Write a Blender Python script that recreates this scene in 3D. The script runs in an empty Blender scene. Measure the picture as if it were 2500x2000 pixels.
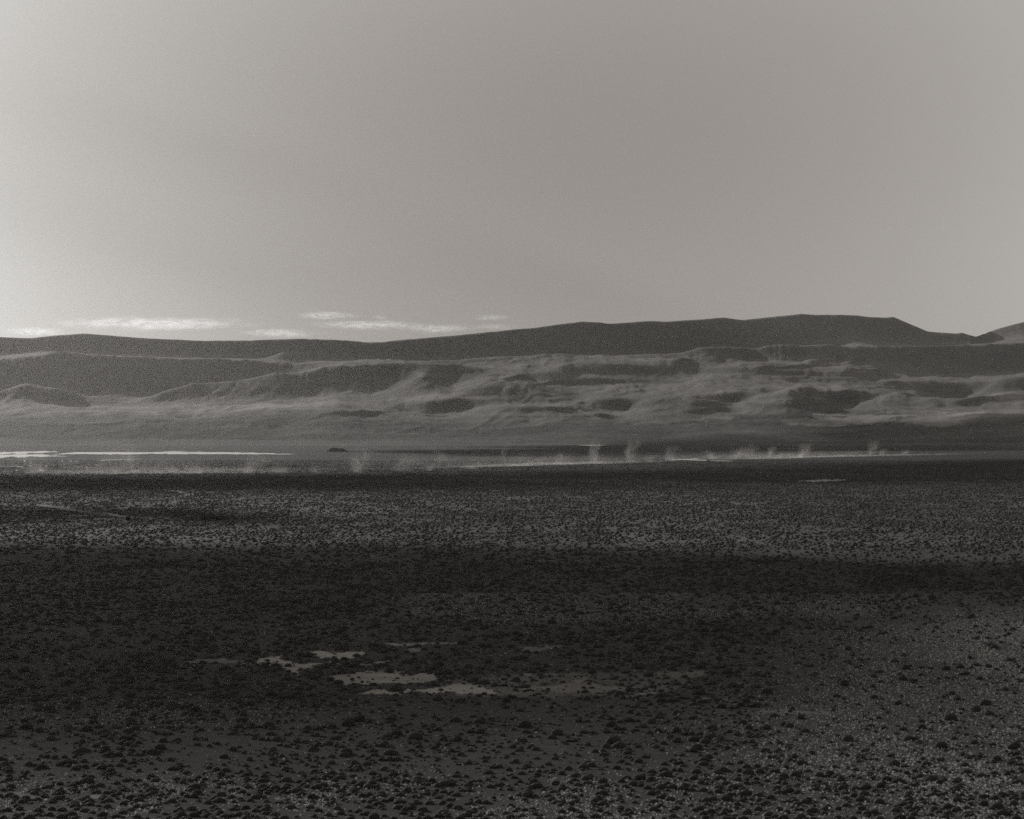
import bpy, bmesh, math, random
import numpy as np
from mathutils import Vector

random.seed(7)
rng = np.random.default_rng(11)
R = math.radians
sc = bpy.context.scene
col = sc.collection

# ------------------------------------------------------------------ camera
F = 4861.0          # focal length in photo pixels (70 mm on a 36 mm sensor)
UC, YH = 1250.0, 1060.0   # photo column of the view axis, photo row of the level horizon
H = 45.0            # eye height above the plain, metres
cam_d = bpy.data.cameras.new('camera')
cam = bpy.data.objects.new('camera', cam_d)
col.objects.link(cam)
cam.location = (0, 0, H)
cam.rotation_euler = (R(90), 0, 0)
cam_d.lens = 70
cam_d.sensor_width = 36
cam_d.shift_y = (YH - 1000.0) / 2500.0
cam_d.clip_start = 1.0
cam_d.clip_end = 90000
sc.camera = cam

SUN_AZ, SUN_EL = -42.0, 18.0      # degrees: azimuth measured right of the view axis
L = np.array([math.sin(R(SUN_AZ)) * math.cos(R(SUN_EL)), math.cos(R(SUN_AZ)) * math.cos(R(SUN_EL)), math.sin(R(SUN_EL))])

# ------------------------------------------------------------------ helpers
_T = rng.random((256, 256))
def vnoise(x, y, s=0):
    x = np.asarray(x, float) + 37.7 * s
    y = np.asarray(y, float) + 91.3 * s
    xi = np.floor(x); yi = np.floor(y)
    fx = x - xi; fy = y - yi
    fx = fx * fx * (3 - 2 * fx); fy = fy * fy * (3 - 2 * fy)
    xi = xi.astype(np.int64); yi = yi.astype(np.int64)
    a = _T[xi & 255, yi & 255]; b = _T[(xi + 1) & 255, yi & 255]
    c = _T[xi & 255, (yi + 1) & 255]; d = _T[(xi + 1) & 255, (yi + 1) & 255]
    return (a * (1 - fx) + b * fx) * (1 - fy) + (c * (1 - fx) + d * fx) * fy
def fbm(x, y, o=4, s=0, g=0.5):
    r = 0; a = 1.0; t = 0
    for k in range(o):
        r = r + a * vnoise(x * 2 ** k, y * 2 ** k, s + k * 3); t += a; a *= g
    return r / t          # 0..1
def sstep(a, b, x):
    t = np.clip((x - a) / (b - a), 0, 1)
    return t * t * (3 - 2 * t)
def inpoly(px, py, P):
    inside = np.zeros(np.shape(px), bool)
    n = len(P)
    for i in range(n):
        x1, y1 = P[i]; x2, y2 = P[(i + 1) % n]
        if y1 == y2: continue
        c = ((y1 > py) != (y2 > py)) & (px < (x2 - x1) * (py - y1) / (y2 - y1) + x1)
        inside ^= c
    return inside
def tag(o, label=None, cat=None, group=None, kind=None):
    if label: o['label'] = label
    if cat: o['category'] = cat
    if group: o['group'] = group
    if kind: o['kind'] = kind
    return o
def mesh_np(name, verts, faces, mat=None, smooth=True):
    """verts (n,3), faces (m,k) arrays -> mesh"""
    me = bpy.data.meshes.new(name)
    verts = np.ascontiguousarray(verts, np.float32); faces = np.ascontiguousarray(faces, np.int32)
    n, k = faces.shape
    me.vertices.add(len(verts)); me.vertices.foreach_set('co', verts.ravel())
    me.loops.add(n * k); me.loops.foreach_set('vertex_index', faces.ravel())
    me.polygons.add(n)
    me.polygons.foreach_set('loop_start', np.arange(0, n * k, k, dtype=np.int32))
    me.polygons.foreach_set('loop_total', np.full(n, k, np.int32))
    me.polygons.foreach_set('use_smooth', np.full(n, smooth, bool))
    me.update(calc_edges=True)
    me.validate()
    if mat: me.materials.append(mat)
    return me
def obj(name, me, parent=None, loc=None):
    o = bpy.data.objects.new(name, me)
    col.objects.link(o)
    if parent: o.parent = parent
    if loc is not None: o.location = loc
    return o
def attr(me, name, vals):
    a = me.attributes.new(name, 'FLOAT', 'POINT')
    a.data.foreach_set('value', np.ascontiguousarray(vals, np.float32).ravel())

class NT:
    def __init__(s, name):
        s.m = bpy.data.materials.new(name); s.m.use_nodes = True
        s.t = s.m.node_tree; s.t.nodes.clear()
        s.out = s.n('ShaderNodeOutputMaterial')
    def n(s, typ, **kw):
        x = s.t.nodes.new(typ)
        for k, v in kw.items(): setattr(x, k, v)
        return x
    def l(s, a, b): s.t.links.new(a, b)
    def val(s, sock, v):
        if hasattr(v, 'is_output'): s.l(v, sock)
        else: sock.default_value = v
    def math(s, op, a, b=0.0, c=0.0, clamp=False):
        x = s.n('ShaderNodeMath', operation=op, use_clamp=clamp)
        s.val(x.inputs[0], a); s.val(x.inputs[1], b); s.val(x.inputs[2], c)
        return x.outputs[0]
    def ramp(s, v, a, b, lo=0.0, hi=1.0, typ='SMOOTHSTEP'):
        x = s.n('ShaderNodeMapRange', interpolation_type=typ)
        s.val(x.inputs[0], v)
        for i, q in enumerate((a, b, lo, hi)): s.val(x.inputs[1 + i], q)
        return x.outputs[0]
    def mix(s, f, a, b):
        x = s.n('ShaderNodeMix', data_type='RGBA')
        s.val(x.inputs['Factor'], f); s.val(x.inputs[6], a); s.val(x.inputs[7], b)
        return x.outputs[2]
    def attr(s, name): return s.n('ShaderNodeAttribute', attribute_name=name).outputs['Fac']
    def pos(s, sx=1, sy=1, sz=1):
        g = s.n('ShaderNodeNewGeometry')
        m = s.n('ShaderNodeVectorMath', operation='MULTIPLY'); s.l(g.outputs['Position'], m.inputs[0]); m.inputs[1].default_value = (sx, sy, sz)
        return m.outputs[0]
    def noise(s, vec, scale, detail=4, rough=0.55, dist=0.0):
        x = s.n('ShaderNodeTexNoise'); s.l(vec, x.inputs['Vector'])
        x.inputs['Scale'].default_value = scale; x.inputs['Detail'].default_value = detail
        x.inputs['Roughness'].default_value = rough; x.inputs['Distortion'].default_value = dist
        return x.outputs['Fac']
    def diffuse(s, c, rough=0.9, normal=None, spec=0.15):
        b = s.n('ShaderNodeBsdfPrincipled')
        s.val(b.inputs['Base Color'], c); s.val(b.inputs['Roughness'], rough)
        b.inputs['Specular IOR Level'].default_value = spec
        if normal is not None: s.l(normal, b.inputs['Normal'])
        return b
def grey(v, w=(1.0, 0.98, 0.955)): return (v * w[0], v * w[1], v * w[2], 1)

# ------------------------------------------------------------------ terrain: measured ridge and scarp lines
def mirror(u):
    """the country outside the frame repeats the measured ridges mirrored"""
    u = np.abs(np.asarray(u, float))
    u = np.mod(u, 5000.0)
    return np.where(u > 2500, 5000 - u, u)
_ug = np.arange(-40, 2541, 2.0)
def curve(pts, sig=7.0):
    p = np.array(pts, float)
    y = np.interp(_ug, p[:, 0], p[:, 1])
    k = np.arange(-20, 21) * 2.0
    w = np.exp(-0.5 * (k / sig) ** 2); w /= w.sum()
    ys = np.convolve(np.pad(y, 20, mode='edge'), w, mode='valid')
    return lambda u: np.interp(mirror(u), _ug, ys)

SKY = [(0,822),(75,825),(118,820),(203,813),(244,816),(304,821),(394,827),(501,831),(611,830),(729,826),(800,828),(850,830),(867,832),(902,835),(930,834),(954,830.5),(1017,826),(1155,813.5),(1308,798.5),(1371,789),(1419,783.6),(1466,786),(1482,789),(1521,787.5),(1588,781.6),(1624,783.6),(1650,782),(1768,774.5),(1815,779.6),(1906,770),(1955,764.6),(1985,767.4),(2048,767.8),(2095,770),(2119,772.5),(2166,774),(2180,772),(2190,776),(2237,796),(2265,808),(2336,813.5),(2348,811),(2383,821),(2407,812),(2442,800),(2474,791.5),(2500,785),(2540,783)]
T4 = curve(SKY, 2.5)
BEN = curve([(0,1072),(500,1075),(900,1078),(1200,1077),(1450,1071),(1650,1068),(1770,1058),(1926,1056),(2050,1056),(2150,1048),(2280,1040),(2435,1028),(2500,1022)], 14)
APR = curve([(0,1030),(300,1030),(600,1026),(800,1022),(1000,1034),(1130,1040),(1300,1028),(1500,1030),(1650,1020),(1800,1024),(1950,1016),(2070,1020),(2200,1012),(2350,1008),(2435,1004),(2500,1000)], 18)
T1 = curve([(0,1011),(276,1008),(394,1011),(453,1020),(520,1017),(540,1009),(630,1002),(828,993),(920,997),(1000,1000),(1056,990),(1110,985),(1206,987),(1260,985),(1350,985),(1415,983),(1460,977),(1549,976),(1650,972),(1729,968),(1800,964),(1870,966),(1957,957),(2050,956),(2135,956),(2200,962),(2300,985),(2400,982),(2500,978)], 6)
B1 = curve([(0,1017),(276,1014),(394,1017),(453,1026),(520,1023),(540,1016),(630,1009),(828,1002),(920,1006),(990,1006),(1020,1003),(1085,1012),(1125,1011),(1235,992),(1300,991),(1380,990),(1495,1008),(1525,1006),(1580,984),(1640,979),(1690,978),(1775,998),(1810,997),(1905,970),(1925,965),(2040,996),(2080,996),(2165,966),(2200,970),(2300,991),(2400,987),(2500,984)], 6)
T2 = curve([(0,962),(60,958),(110,966),(200,985),(280,990),(327,984),(394,956),(434,944),(473,936),(572,929),(729,915),(788,901),(859,893),(918,887),(1021,889),(1100,891),(1139,895),(1180,910),(1300,930),(1446,936),(1650,931),(1768,921),(1900,925),(2050,930),(2130,938),(2174,932),(2300,931),(2360,933),(2438,927),(2500,925)], 6)
B2 = curve([(0,985),(60,978),(110,985),(200,995),(327,996),(394,990),(473,990),(572,988),(729,982),(800,976),(898,974),(950,965),(990,948),(1030,934),(1070,938),(1105,944),(1140,936),(1190,926),(1300,938),(1380,950),(1446,952),(1560,944),(1650,936),(1768,927),(1900,931),(2050,936),(2130,945),(2180,950),(2233,957),(2281,976),(2320,983),(2356,981),(2400,962),(2430,948),(2500,942)], 6)
T3 = curve([(0,880),(100,868),(173,862),(236,870),(315,875),(437,883),(520,880),(583,880),(640,882),(729,889),(800,888),(879,883),(1000,882),(1104,880),(1194,873),(1372,866),(1439,873),(1521,873),(1650,867),(1768,852),(1871,850),(1965,845),(2044,847),(2111,848),(2320,847),(2420,843),(2500,840)], 5)
B3 = curve([(0,982),(100,975),(173,968),(236,975),(315,985),(437,975),(520,955),(583,940),(640,925),(729,912),(800,900),(879,893),(1000,892),(1104,891),(1194,887),(1372,880),(1439,887),(1521,885),(1600,888),(1690,893),(1790,888),(1850,882),(1905,886),(1960,883),(2028,894),(2075,887),(2139,905),(2155,913),(2241,918),(2340,919),(2500,915)], 6)
B4 = curve([(0,868),(120,860),(236,866),(400,872),(600,876),(660,880),(690,868),(720,872),(760,882),(880,880),(1000,885),(1104,885),(1300,880),(1500,882),(1650,876),(1800,862),(2000,852),(2100,846),(2300,848),(2420,836),(2500,822)], 8)

def dvar(pts, sig=60):
    c = curve(pts, 40)
    return lambda u: c(u)
def stations(u):
    """list of (depth, height, shape) along the column with photo coordinate u"""
    n = lambda s, a: a * (fbm(mirror(u) / 260.0, 0 * u + s * 3.3, 3, s) - .5)
    D = []
    ys = []
    rag = lambda s: (fbm(mirror(u) / 60.0, 0 * u + s * 7.7, 3, s + 50, .45) - .5) * 9
    def add(d, y, shape): D.append(d); ys.append((y, shape))
    add(np.full_like(u, 8000.), None, 0)
    add(8200 + n(1, 200), None, 0)
    add(8800 + n(1, 300), BEN(u), 1)
    add(9420 + n(2, 200), APR(u), 0)
    add(10120 + n(3, 240), B1(u) + rag(1), 0)
    add(10255 + n(3, 240), T1(u) + rag(6) * .6, 1)
    g2 = np.interp(mirror(u), [0, 200, 350, 500, 900, 1150, 1300, 2100, 2250, 2500], [190, 200, 240, 470, 520, 400, 280, 150, 220, 190])
    add(10870 + n(4, 240), B2(u) + rag(2), 0)
    add(10870 + n(4, 240) + g2, T2(u) + rag(7) * .6, 1)
    g3 = np.interp(mirror(u), [0, 400, 640, 800, 1500, 1700, 2050, 2200, 2500], [560, 500, 240, 150, 150, 240, 200, 290, 310])
    add(12000 - g3 + n(5, 120), B3(u) + rag(3), 0)
    add(12000 + n(5, 120), T3(u), 1)
    g4 = np.interp(mirror(u), [0, 600, 1000, 1400, 1900, 2200, 2300, 2500], [240, 240, 330, 430, 460, 420, 300, 300])
    far = np.interp(mirror(u), [0, 2370, 2420, 2540], [0, 0, 1100, 1200])
    add(12600 + n(6, 100) + far * .8, B4(u), 0)
    add(12600 + n(6, 100) + g4 + far, T4(u), 1)
    add(14200 + far, T4(u) + 35, 0)
    add(np.full_like(u, 16200.), T4(u) + 150, 0)
    Z = []
    for d, (y, sh) in zip(D, ys):
        Z.append(np.zeros_like(u) if y is None else H + (YH - y) / F * d)
    return np.array(D), np.array(Z), [s for _, s in ys]

def plain_z(X, Y):
    """gentle swells of the plain"""
    a = np.interp(Y, [0, 300, 900, 2000, 4000, 8500], [.25, .35, .8, 1.3, 1.6, 1.6])
    z = a * 2.0 * (fbm(X / 420 + 3.1, Y / 260 + 9.2, 4, 5) - .5)
    z += .35 * (fbm(X / 31, Y / 31, 3, 8) - .5) * sstep(6000, 2000, Y)
    return z

def columns():
    inner = np.arange(-70, 2571, 2.45)
    ol = -70 - np.cumsum(np.geomspace(3, 110, 75))
    orr = 2570 + np.cumsum(np.geomspace(3, 110, 75))
    return np.concatenate([ol[::-1], inner, orr])
U = columns(); NC = len(U)
TANU = (U - UC) / F

# the plain: rows closely follow one row per rendered pixel
ysrow = np.concatenate([np.linspace(YH + H * F / 60.0, 2060, 40)[:-1], np.linspace(2060, 1150, 400)[:-1], np.linspace(1150, YH + H * F / 8000., 90)])
YR = H * F / (ysrow - YH)
Yp = YR[:, None] * np.ones(NC)[None]
Xp = Yp * TANU[None]
Zp = plain_z(Xp, Yp)

# the hills: even rows
YHR = np.arange(8000., 16201., 13.0)
Zh = np.zeros((len(YHR), NC))
D_, Z_, SH = stations(U)
D_[:, :] = np.maximum.accumulate(D_ + np.arange(len(D_))[:, None] * 1e-3, axis=0)
for j in range(NC):
    d = D_[:, j]; z = Z_[:, j]
    k = np.clip(np.searchsorted(d, YHR, side='right') - 1, 0, len(d) - 2)
    t = np.clip((YHR - d[k]) / np.maximum(d[k + 1] - d[k], 1e-6), 0, 1)
    shp = np.array(SH)[k + 1]
    t = np.where(shp == 1, .12 * t + .88 * t * t, t)
    Zh[:, j] = z[k] * (1 - t) + z[k + 1] * t
def smooth0(A, sig):
    n = int(3 * sig) + 1
    k = np.arange(-n, n + 1); w = np.exp(-.5 * (k / sig) ** 2); w /= w.sum()
    P = np.pad(A, ((n, n), (0, 0)), mode='edge')
    return sum(w[i] * P[i:i + A.shape[0]] for i in range(2 * n + 1))
Zh = smooth0(Zh, 2.4)
Yh = YHR[:, None] * np.ones(NC)[None]
Xh = Yh * TANU[None]
slope = np.abs(np.gradient(Zh, axis=0)) / 13.0
steep = sstep(.12, .4, smooth0(slope, 3))
up = sstep(8500, 9600, Yh)
wx = Xh + (fbm(Xh / 420, Yh / 420, 3, 23) - .5) * 260
ridged = 1 - 2 * np.abs(fbm(wx / 330, Yh / 520 + fbm(Xh / 500, Yh / 500, 2, 27), 3, 33) - .5)
ridged2 = 1 - 2 * np.abs(fbm(wx / 120, Yh / 240, 3, 37) - .5)
base_noise = (ridged - .7) * 17 + (ridged2 - .7) * 9 + (fbm(Xh / 900, Yh / 700, 5, 21) - .5) * 16 + (np.abs(fbm(Xh / 300 + Yh / 1500, Yh / 420, 4, 31) - .5) * -2 + .5) * 10
gully = (np.abs(vnoise(wx / 105 + fbm(Xh / 300, Yh / 300, 2, 4) * 2, Yh / 520, 41) - .5) + .6 * np.abs(vnoise(wx / 46 + fbm(Xh / 200, Yh / 200, 2, 6) * 2, Yh / 330, 43) - .5)) * 17
crest = sstep(11900, 12300, Yh)
Zh += up * (base_noise * (1 - .85 * crest) + (gully - 5) * (.3 + .75 * steep) * (1 - .5 * crest)) + up * crest * (fbm(Xh / 120, Yh / 120, 4, 51) - .5) * 4
# small spurs and knolls seen on the hillside (photo column, depth, radius across, radius along, height)
for (u, d, ra, rb, h) in [(q[0], q[1] + 380, q[2], q[3], q[4]) for q in [(80, 10900, 190, 260, 55), (295, 11050, 130, 220, 42), (170, 10800, 120, 200, 30), (695, 11900, 130, 130, 42), (1030, 10560, 90, 260, 34), (900, 11500, 200, 120, 22), (1640, 9640, 180, 200, 20), (1900, 9650, 160, 200, 26), (2290, 9640, 170, 220, 30), (2470, 10300, 210, 120, 38), (1230, 10250, 260, 200, 24), (2085, 12330, 110, 220, 30), (1660, 11250, 160, 160, 22), (1850, 11150, 150, 200, 24), (500, 9300, 300, 150, 8), (2050, 11050, 140, 200, 18)]]:
    x = (u - UC) / F * d
    rr = ((Xh - x) / ra) ** 2 + ((Yh - d) / rb) ** 2
    Zh += h * np.exp(-rr)
# long low ridges that step down towards the viewer: crest line in photo pixels, height, near and far width
def add_ridge(pts, h, near, far):
    global Zh
    p = np.array(pts, float)
    y_now = YH - F * (Zh - H) / Yh
    cols = np.nonzero((U > p[0, 0]) & (U < p[-1, 0]))[0]
    yc = np.interp(U[cols], p[:, 0], p[:, 1])
    d = np.array([YHR[np.argmax(y_now[:, j] <= y)] for j, y in zip(cols, yc)])
    d = np.convolve(np.pad(d, 12, mode='edge'), np.ones(25) / 25, mode='valid')
    t = (U[cols] - p[0, 0]) / (p[-1, 0] - p[0, 0])
    a = h * np.sin(np.pi * t) ** .7
    q = YHR[:, None] - d[None]
    Zh[:, cols] += a[None] * np.where(q < 0, np.exp(-(q / near) ** 2), np.exp(-(q / far) ** 2))
add_ridge([(990,996),(1090,985),(1250,988)], 22, 85, 240)
add_ridge([(1320,914),(1450,906),(1560,906),(1690,904)], 42, 150, 520)
add_ridge([(1220,927),(1300,921),(1400,918)], 28, 110, 320)
add_ridge([(1630,886),(1720,881),(1830,884)], 30, 120, 300)
add_ridge([(1850,876),(1900,873),(1950,872)], 22, 90, 220)
add_ridge([(1960,890),(2000,886),(2050,888)], 22, 90, 220)
add_ridge([(1630,900),(1768,906),(1900,911),(2060,915),(2260,919)], 16, 70, 260)
add_ridge([(760,1016),(850,1012),(930,1012)], 18, 90, 260)
add_ridge([(1830,953),(1930,951),(2030,951)], 13, 60, 200)
add_ridge([(2395,958),(2450,950),(2540,943)], 28, 110, 260)
add_ridge([(2310,990),(2420,979),(2540,968)], 20, 90, 260)
add_ridge([(1150,1010),(1290,1004),(1400,1006)], 16, 90, 260)
add_ridge([(560,960),(700,948),(850,940)], 14, 80, 200)
add_ridge([(230,905),(420,912),(600,905)], 16, 110, 200)
add_ridge([(20,940),(120,930),(250,940)], 24, 130, 220)
rr_ = random.Random(5)
for _ in range(44):                       # many small terrace steps across the slopes
    uu, yy, ln = rr_.uniform(650, 2500), rr_.uniform(888, 1030), rr_.uniform(70, 330)
    sl = rr_.uniform(-.05, .02)
    add_ridge([(uu - ln / 2, yy - sl * ln / 2), (uu, yy + rr_.uniform(-2, 1)), (uu + ln / 2, yy + sl * ln / 2)], rr_.uniform(4, 12), rr_.uniform(35, 80), rr_.uniform(120, 260))
w = sstep(8000, 8500, Yh)
Zh = Zh * w + (1 - w) * plain_z(Xh, Yh) + w * plain_z(Xh, Yh) * sstep(9500, 8500, Yh)

def ground_z(X, Y):
    return plain_z(np.asarray(X, float), np.asarray(Y, float))
def at(u, y):
    """photo pixel -> point on the plain"""
    d = H * F / (y - YH)
    x = (u - UC) / F * d
    z = float(ground_z(x, d))
    d2 = (H - z) * F / (y - YH)
    x2 = (u - UC) / F * d2
    return np.array([x2, d2, float(ground_z(x2, d2))])
yimg_h = YH - F * (Zh - H) / Yh
def hit(u, y):
    """photo pixel -> first point of the country it meets (plain or hills)"""
    if y > YH + H * F / 8000.: return at(u, y)
    j = int(np.argmin(np.abs(U - u)))
    k = np.nonzero(yimg_h[:, j] <= y)[0]
    k = k[0] if len(k) else len(YHR) - 1
    return np.array([Xh[k, j], Yh[k, j], Zh[k, j]])

# ------------------------------------------------------------------ ground fields (all fixed on the ground)
PANS = [  # bare pale clay pans: outline in photo pixels, strength
 ([(800,1655),(830,1641),(900,1638),(1000,1641),(1050,1645),(1060,1656),(1000,1667),(900,1669),(840,1667)], .95),
 ([(640,1604),(680,1597),(700,1601),(690,1612),(760,1617),(790,1614),(772,1622),(730,1632),(712,1642),(695,1632),(660,1617)], 1.0),
 ([(755,1590),(830,1588),(888,1590),(880,1597),(820,1602),(765,1600)], 1.0),
 ([(800,1611),(860,1608),(850,1612),(810,1616)], .8),
 ([(465,1609),(510,1604),(525,1607),(560,1606),(640,1611),(660,1616),(600,1616),(470,1613)], .45),
 ([(948,1571),(1021,1565),(1068,1563),(1147,1565),(1135,1570),(1072,1569),(958,1575)], .9),
 ([(985,1582),(1020,1579),(1012,1586),(990,1587)], .8),
 ([(1273,1575),(1360,1574),(1352,1583),(1293,1589),(1265,1585)], .45),
 ([(847,1684),(918,1680),(1005,1682),(1076,1676),(1123,1664),(1210,1676),(1226,1687),(1123,1691),(997,1688),(898,1689)], .95),
 ([(880,1618),(950,1611),(940,1616),(890,1622)], .7),
 ([(900,1634),(975,1632),(970,1637),(900,1637)], .8),
 ([(1289,1676),(1348,1668),(1415,1652),(1460,1647),(1415,1663),(1541,1676),(1525,1684),(1478,1689),(1372,1687)], .6),
 ([(1270,1641),(1310,1640),(1305,1645),(1275,1645)], .8),
 ([(1502,1698),(1560,1694),(1632,1690),(1592,1698)], .7),
 ([(1600,1642),(1640,1636),(1720,1640),(1680,1650),(1620,1652)], .4),
 ([(1700,1706),(1745,1702),(1742,1707)], .7),
 ([(1060,1660),(1300,1640),(1560,1640),(1700,1650),(1640,1690),(1300,1700),(1100,1698)], .3),
 ([(1800,1738),(1950,1730),(2050,1738),(1900,1745)], .3),
 ([(1932,1174),(2000,1170.5),(2068,1169.5),(2062,1173),(1990,1176.5)], 1.2),
 ([(560,1377),(640,1372),(860,1375),(850,1381),(600,1380)], .28),
 ([(900,1359),(985,1355),(980,1360),(910,1363)], .28),
 ([(1300,1372),(1440,1371),(1430,1374),(1310,1375)], .3),
 ([(1000,1142),(1150,1136),(1300,1129.5),(1500,1127.5),(1670,1126),(1660,1128.5),(1480,1133),(1300,1141),(1100,1146),(1000,1148)], .06),
 ([(0,1984),(60,1975),(180,1960),(250,1958),(220,1990),(120,2010),(0,2010)], .15),
 ([(40,1932),(70,1930),(75,1946),(50,1950)], .4),
 ([(210,1938),(270,1935),(268,1944),(215,1946)], .55),
 ([(-20,1932),(30,1931),(32,1937),(-20,1938)], .5),
 ([(1470,1086.6),(1425,1087.2),(1450,1089),(1480,1088)], .3),
]
def pan_mask(u, y, X, Y):
    m = np.zeros(np.shape(u))
    du = (fbm(X / 6, Y / 14, 5, 61, .7) - .5) * 95; dy = (fbm(X / 4, Y / 12, 5, 63, .7) - .5) * 27
    sc_ = np.clip((y - YH) / 560., .12, 1.5)
    du = du * sc_; dy = dy * sc_ * .9
    for P, s in PANS:
        p = np.array(P)
        b = (u > p[:, 0].min() - 40) & (u < p[:, 0].max() + 40) & (y > p[:, 1].min() - 12) & (y < p[:, 1].max() + 12)
        if not b.any(): continue
        ins = inpoly(u[b] + du[b], y[b] + dy[b], P)
        tone = s * (.45 + .75 * fbm(X[b] / 12, Y[b] / 9, 4, 67))
        q = m[b]; m[b] = np.where(ins, np.maximum(q, tone), q)
    return m
def tuft_field(u, y, X, Y):
    """where pale dry grass tufts grow"""
    f = np.zeros(np.shape(u))
    right = sstep(1560, 2450, u + (y - 1750) * .9) * .85 * sstep(1455, 1560, y)
    f = np.maximum(f, right)
    strip = sstep(1868, 1930, y) * (.08 + .8 * sstep(.50, .66, fbm(X / 8, Y / 22, 3, 71)))
    f = np.maximum(f, strip)
    mid = sstep(1425, 1450, y) * sstep(1535, 1490, y) * sstep(900, 1050, u) * sstep(2350, 2000, u) * .55
    f = np.maximum(f, mid)
    lm = sstep(1690, 1720, y) * sstep(1800, 1760, y) * sstep(900, 300, u) * .35
    f = np.maximum(f, lm)
    return f * (.45 + .55 * sstep(.35, .6, fbm(X / 14, Y / 40, 3, 73)))

Ui = np.broadcast_to(U[None], Yp.shape)
Yi = np.broadcast_to(ysrow[:, None], Yp.shape)
pan_v = pan_mask(Ui, Yi, Xp, Yp)
far_soil = sstep(1350, 1322, Yi) * sstep(1190, 1215, Yi) * (.08 + .12 * sstep(.36, .66, fbm(Xp / 60, Yp / 130, 4, 131)))
pan_v = np.maximum(pan_v, far_soil)
tuft_v = tuft_field(Ui, Yi, Xp, Yp)

def grid_faces(nr, nc):
    i = np.arange(nr * nc).reshape(nr, nc)
    return np.stack([i[:-1, :-1], i[:-1, 1:], i[1:, 1:], i[1:, :-1]], -1).reshape(-1, 4)

# ------------------------------------------------------------------ materials
def mat_ground():
    t = NT('steppe_soil')
    p = t.pos()
    big = t.noise(t.pos(1, .55, 1), 1 / 260., 5, .6)
    mid = t.noise(t.pos(1, .6, 1), 1 / 45., 5, .6)
    fine = t.noise(p, 1 / 2.6, 4, .65)
    grit = t.noise(p, 1 / .5, 3, .7)
    v = t.math('MULTIPLY_ADD', big, .5, t.math('MULTIPLY', mid, .5))
    a = t.mix(t.ramp(v, .36, .64), grey(.029), grey(.058))
    spots = t.ramp(fine, .42, .6)
    a = t.mix(t.math('MULTIPLY', spots, .55), a, grey(.022))
    a = t.mix(t.attr('scrub_shade'), a, t.mix(t.ramp(v, .36, .64), grey(.012), grey(.026)))  # far plain: unresolved scrub and cloud shade, both put into the soil colour
    tf = t.attr('tuft')
    a = t.mix(t.math('MULTIPLY', tf, t.ramp(grit, .40, .62), clamp=True), a, grey(.044, (1, .97, .94)))
    pn = t.attr('pan')
    pc = t.mix(t.ramp(mid, .3, .7), grey(.23, (1, .95, .90)), grey(.34, (1, .95, .90)))
    pc = t.mix(t.math('MULTIPLY', t.ramp(fine, .5, .68), .5), pc, grey(.17))
    a = t.mix(t.ramp(pn, .05, 1.0, 0, 1, 'LINEAR'), a, pc)
    bmp = t.n('ShaderNodeBump'); bmp.inputs['Strength'].default_value = .5; bmp.inputs['Distance'].default_value = .25
    t.l(t.math('ADD', t.math('MULTIPLY', fine, 1.4), t.math('MULTIPLY', grit, .5)), bmp.inputs['Height'])
    b = t.diffuse(a, .95, bmp.outputs[0], .08)
    t.l(b.outputs[0], t.out.inputs[0]); return t.m
def mat_hills():
    t = NT('hill_scrub')
    st = t.attr('steep')
    p = t.pos(1, .7, 2.0)
    big = t.noise(p, 1 / 420., 6, .62)
    mid = t.noise(t.pos(1, .6, 2), 1 / 45., 6, .65)
    fine = t.noise(t.pos(1, .3, 1), 1 / 11., 4, .7)
    v = t.math('ADD', t.math('MULTIPLY', big, .6), t.math('MULTIPLY', mid, .4))
    a = t.mix(t.ramp(v, .36, .66), grey(.095), grey(.165))
    a = t.mix(t.math('MULTIPLY', t.ramp(fine, .45, .62), .4), a, grey(.06))
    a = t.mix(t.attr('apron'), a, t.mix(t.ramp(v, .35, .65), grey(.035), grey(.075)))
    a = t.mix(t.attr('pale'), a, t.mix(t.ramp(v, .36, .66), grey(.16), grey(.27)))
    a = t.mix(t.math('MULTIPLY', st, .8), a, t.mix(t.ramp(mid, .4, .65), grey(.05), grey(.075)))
    bmp = t.n('ShaderNodeBump'); bmp.inputs['Strength'].default_value = .6; bmp.inputs['Distance'].default_value = 3.0
    t.l(t.math('ADD', mid, t.math('MULTIPLY', fine, .35)), bmp.inputs['Height'])
    b = t.diffuse(a, .95, bmp.outputs[0], .05)
    t.l(b.outputs[0], t.out.inputs[0]); return t.m
def mat_plant(name, c1, c2, trans):
    t = NT(name)
    oi = t.n('ShaderNodeObjectInfo')
    nz = t.noise(t.pos(), 3.0, 3, .6)
    f = t.math('ADD', t.math('MULTIPLY', oi.outputs['Random'], .6), t.math('MULTIPLY', nz, .5), clamp=True)
    c = t.mix(f, c1, c2)
    b = t.diffuse(c, .8, None, .2)
    tr = t.n('ShaderNodeBsdfTranslucent'); t.l(c, tr.inputs[0])
    mx = t.n('ShaderNodeMixShader'); mx.inputs[0].default_value = trans
    t.l(b.outputs[0], mx.inputs[1]); t.l(tr.outputs[0], mx.inputs[2]); t.l(mx.outputs[0], t.out.inputs[0]); return t.m
def mat_water():
    t = NT('lake_water')
    n1 = t.noise(t.pos(1, .25, 1), 1 / 14., 4, .6)
    bmp = t.n('ShaderNodeBump'); bmp.inputs['Strength'].default_value = .7; bmp.inputs['Distance'].default_value = 1.2
    t.l(n1, bmp.inputs['Height'])
    b = t.n('ShaderNodeBsdfPrincipled')
    b.inputs['Base Color'].default_value = grey(.72); b.inputs['Roughness'].default_value = .25
    b.inputs['IOR'].default_value = 1.33
    t.l(bmp.outputs[0], b.inputs['Normal']); t.l(b.outputs[0], t.out.inputs[0]); return t.m
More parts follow.
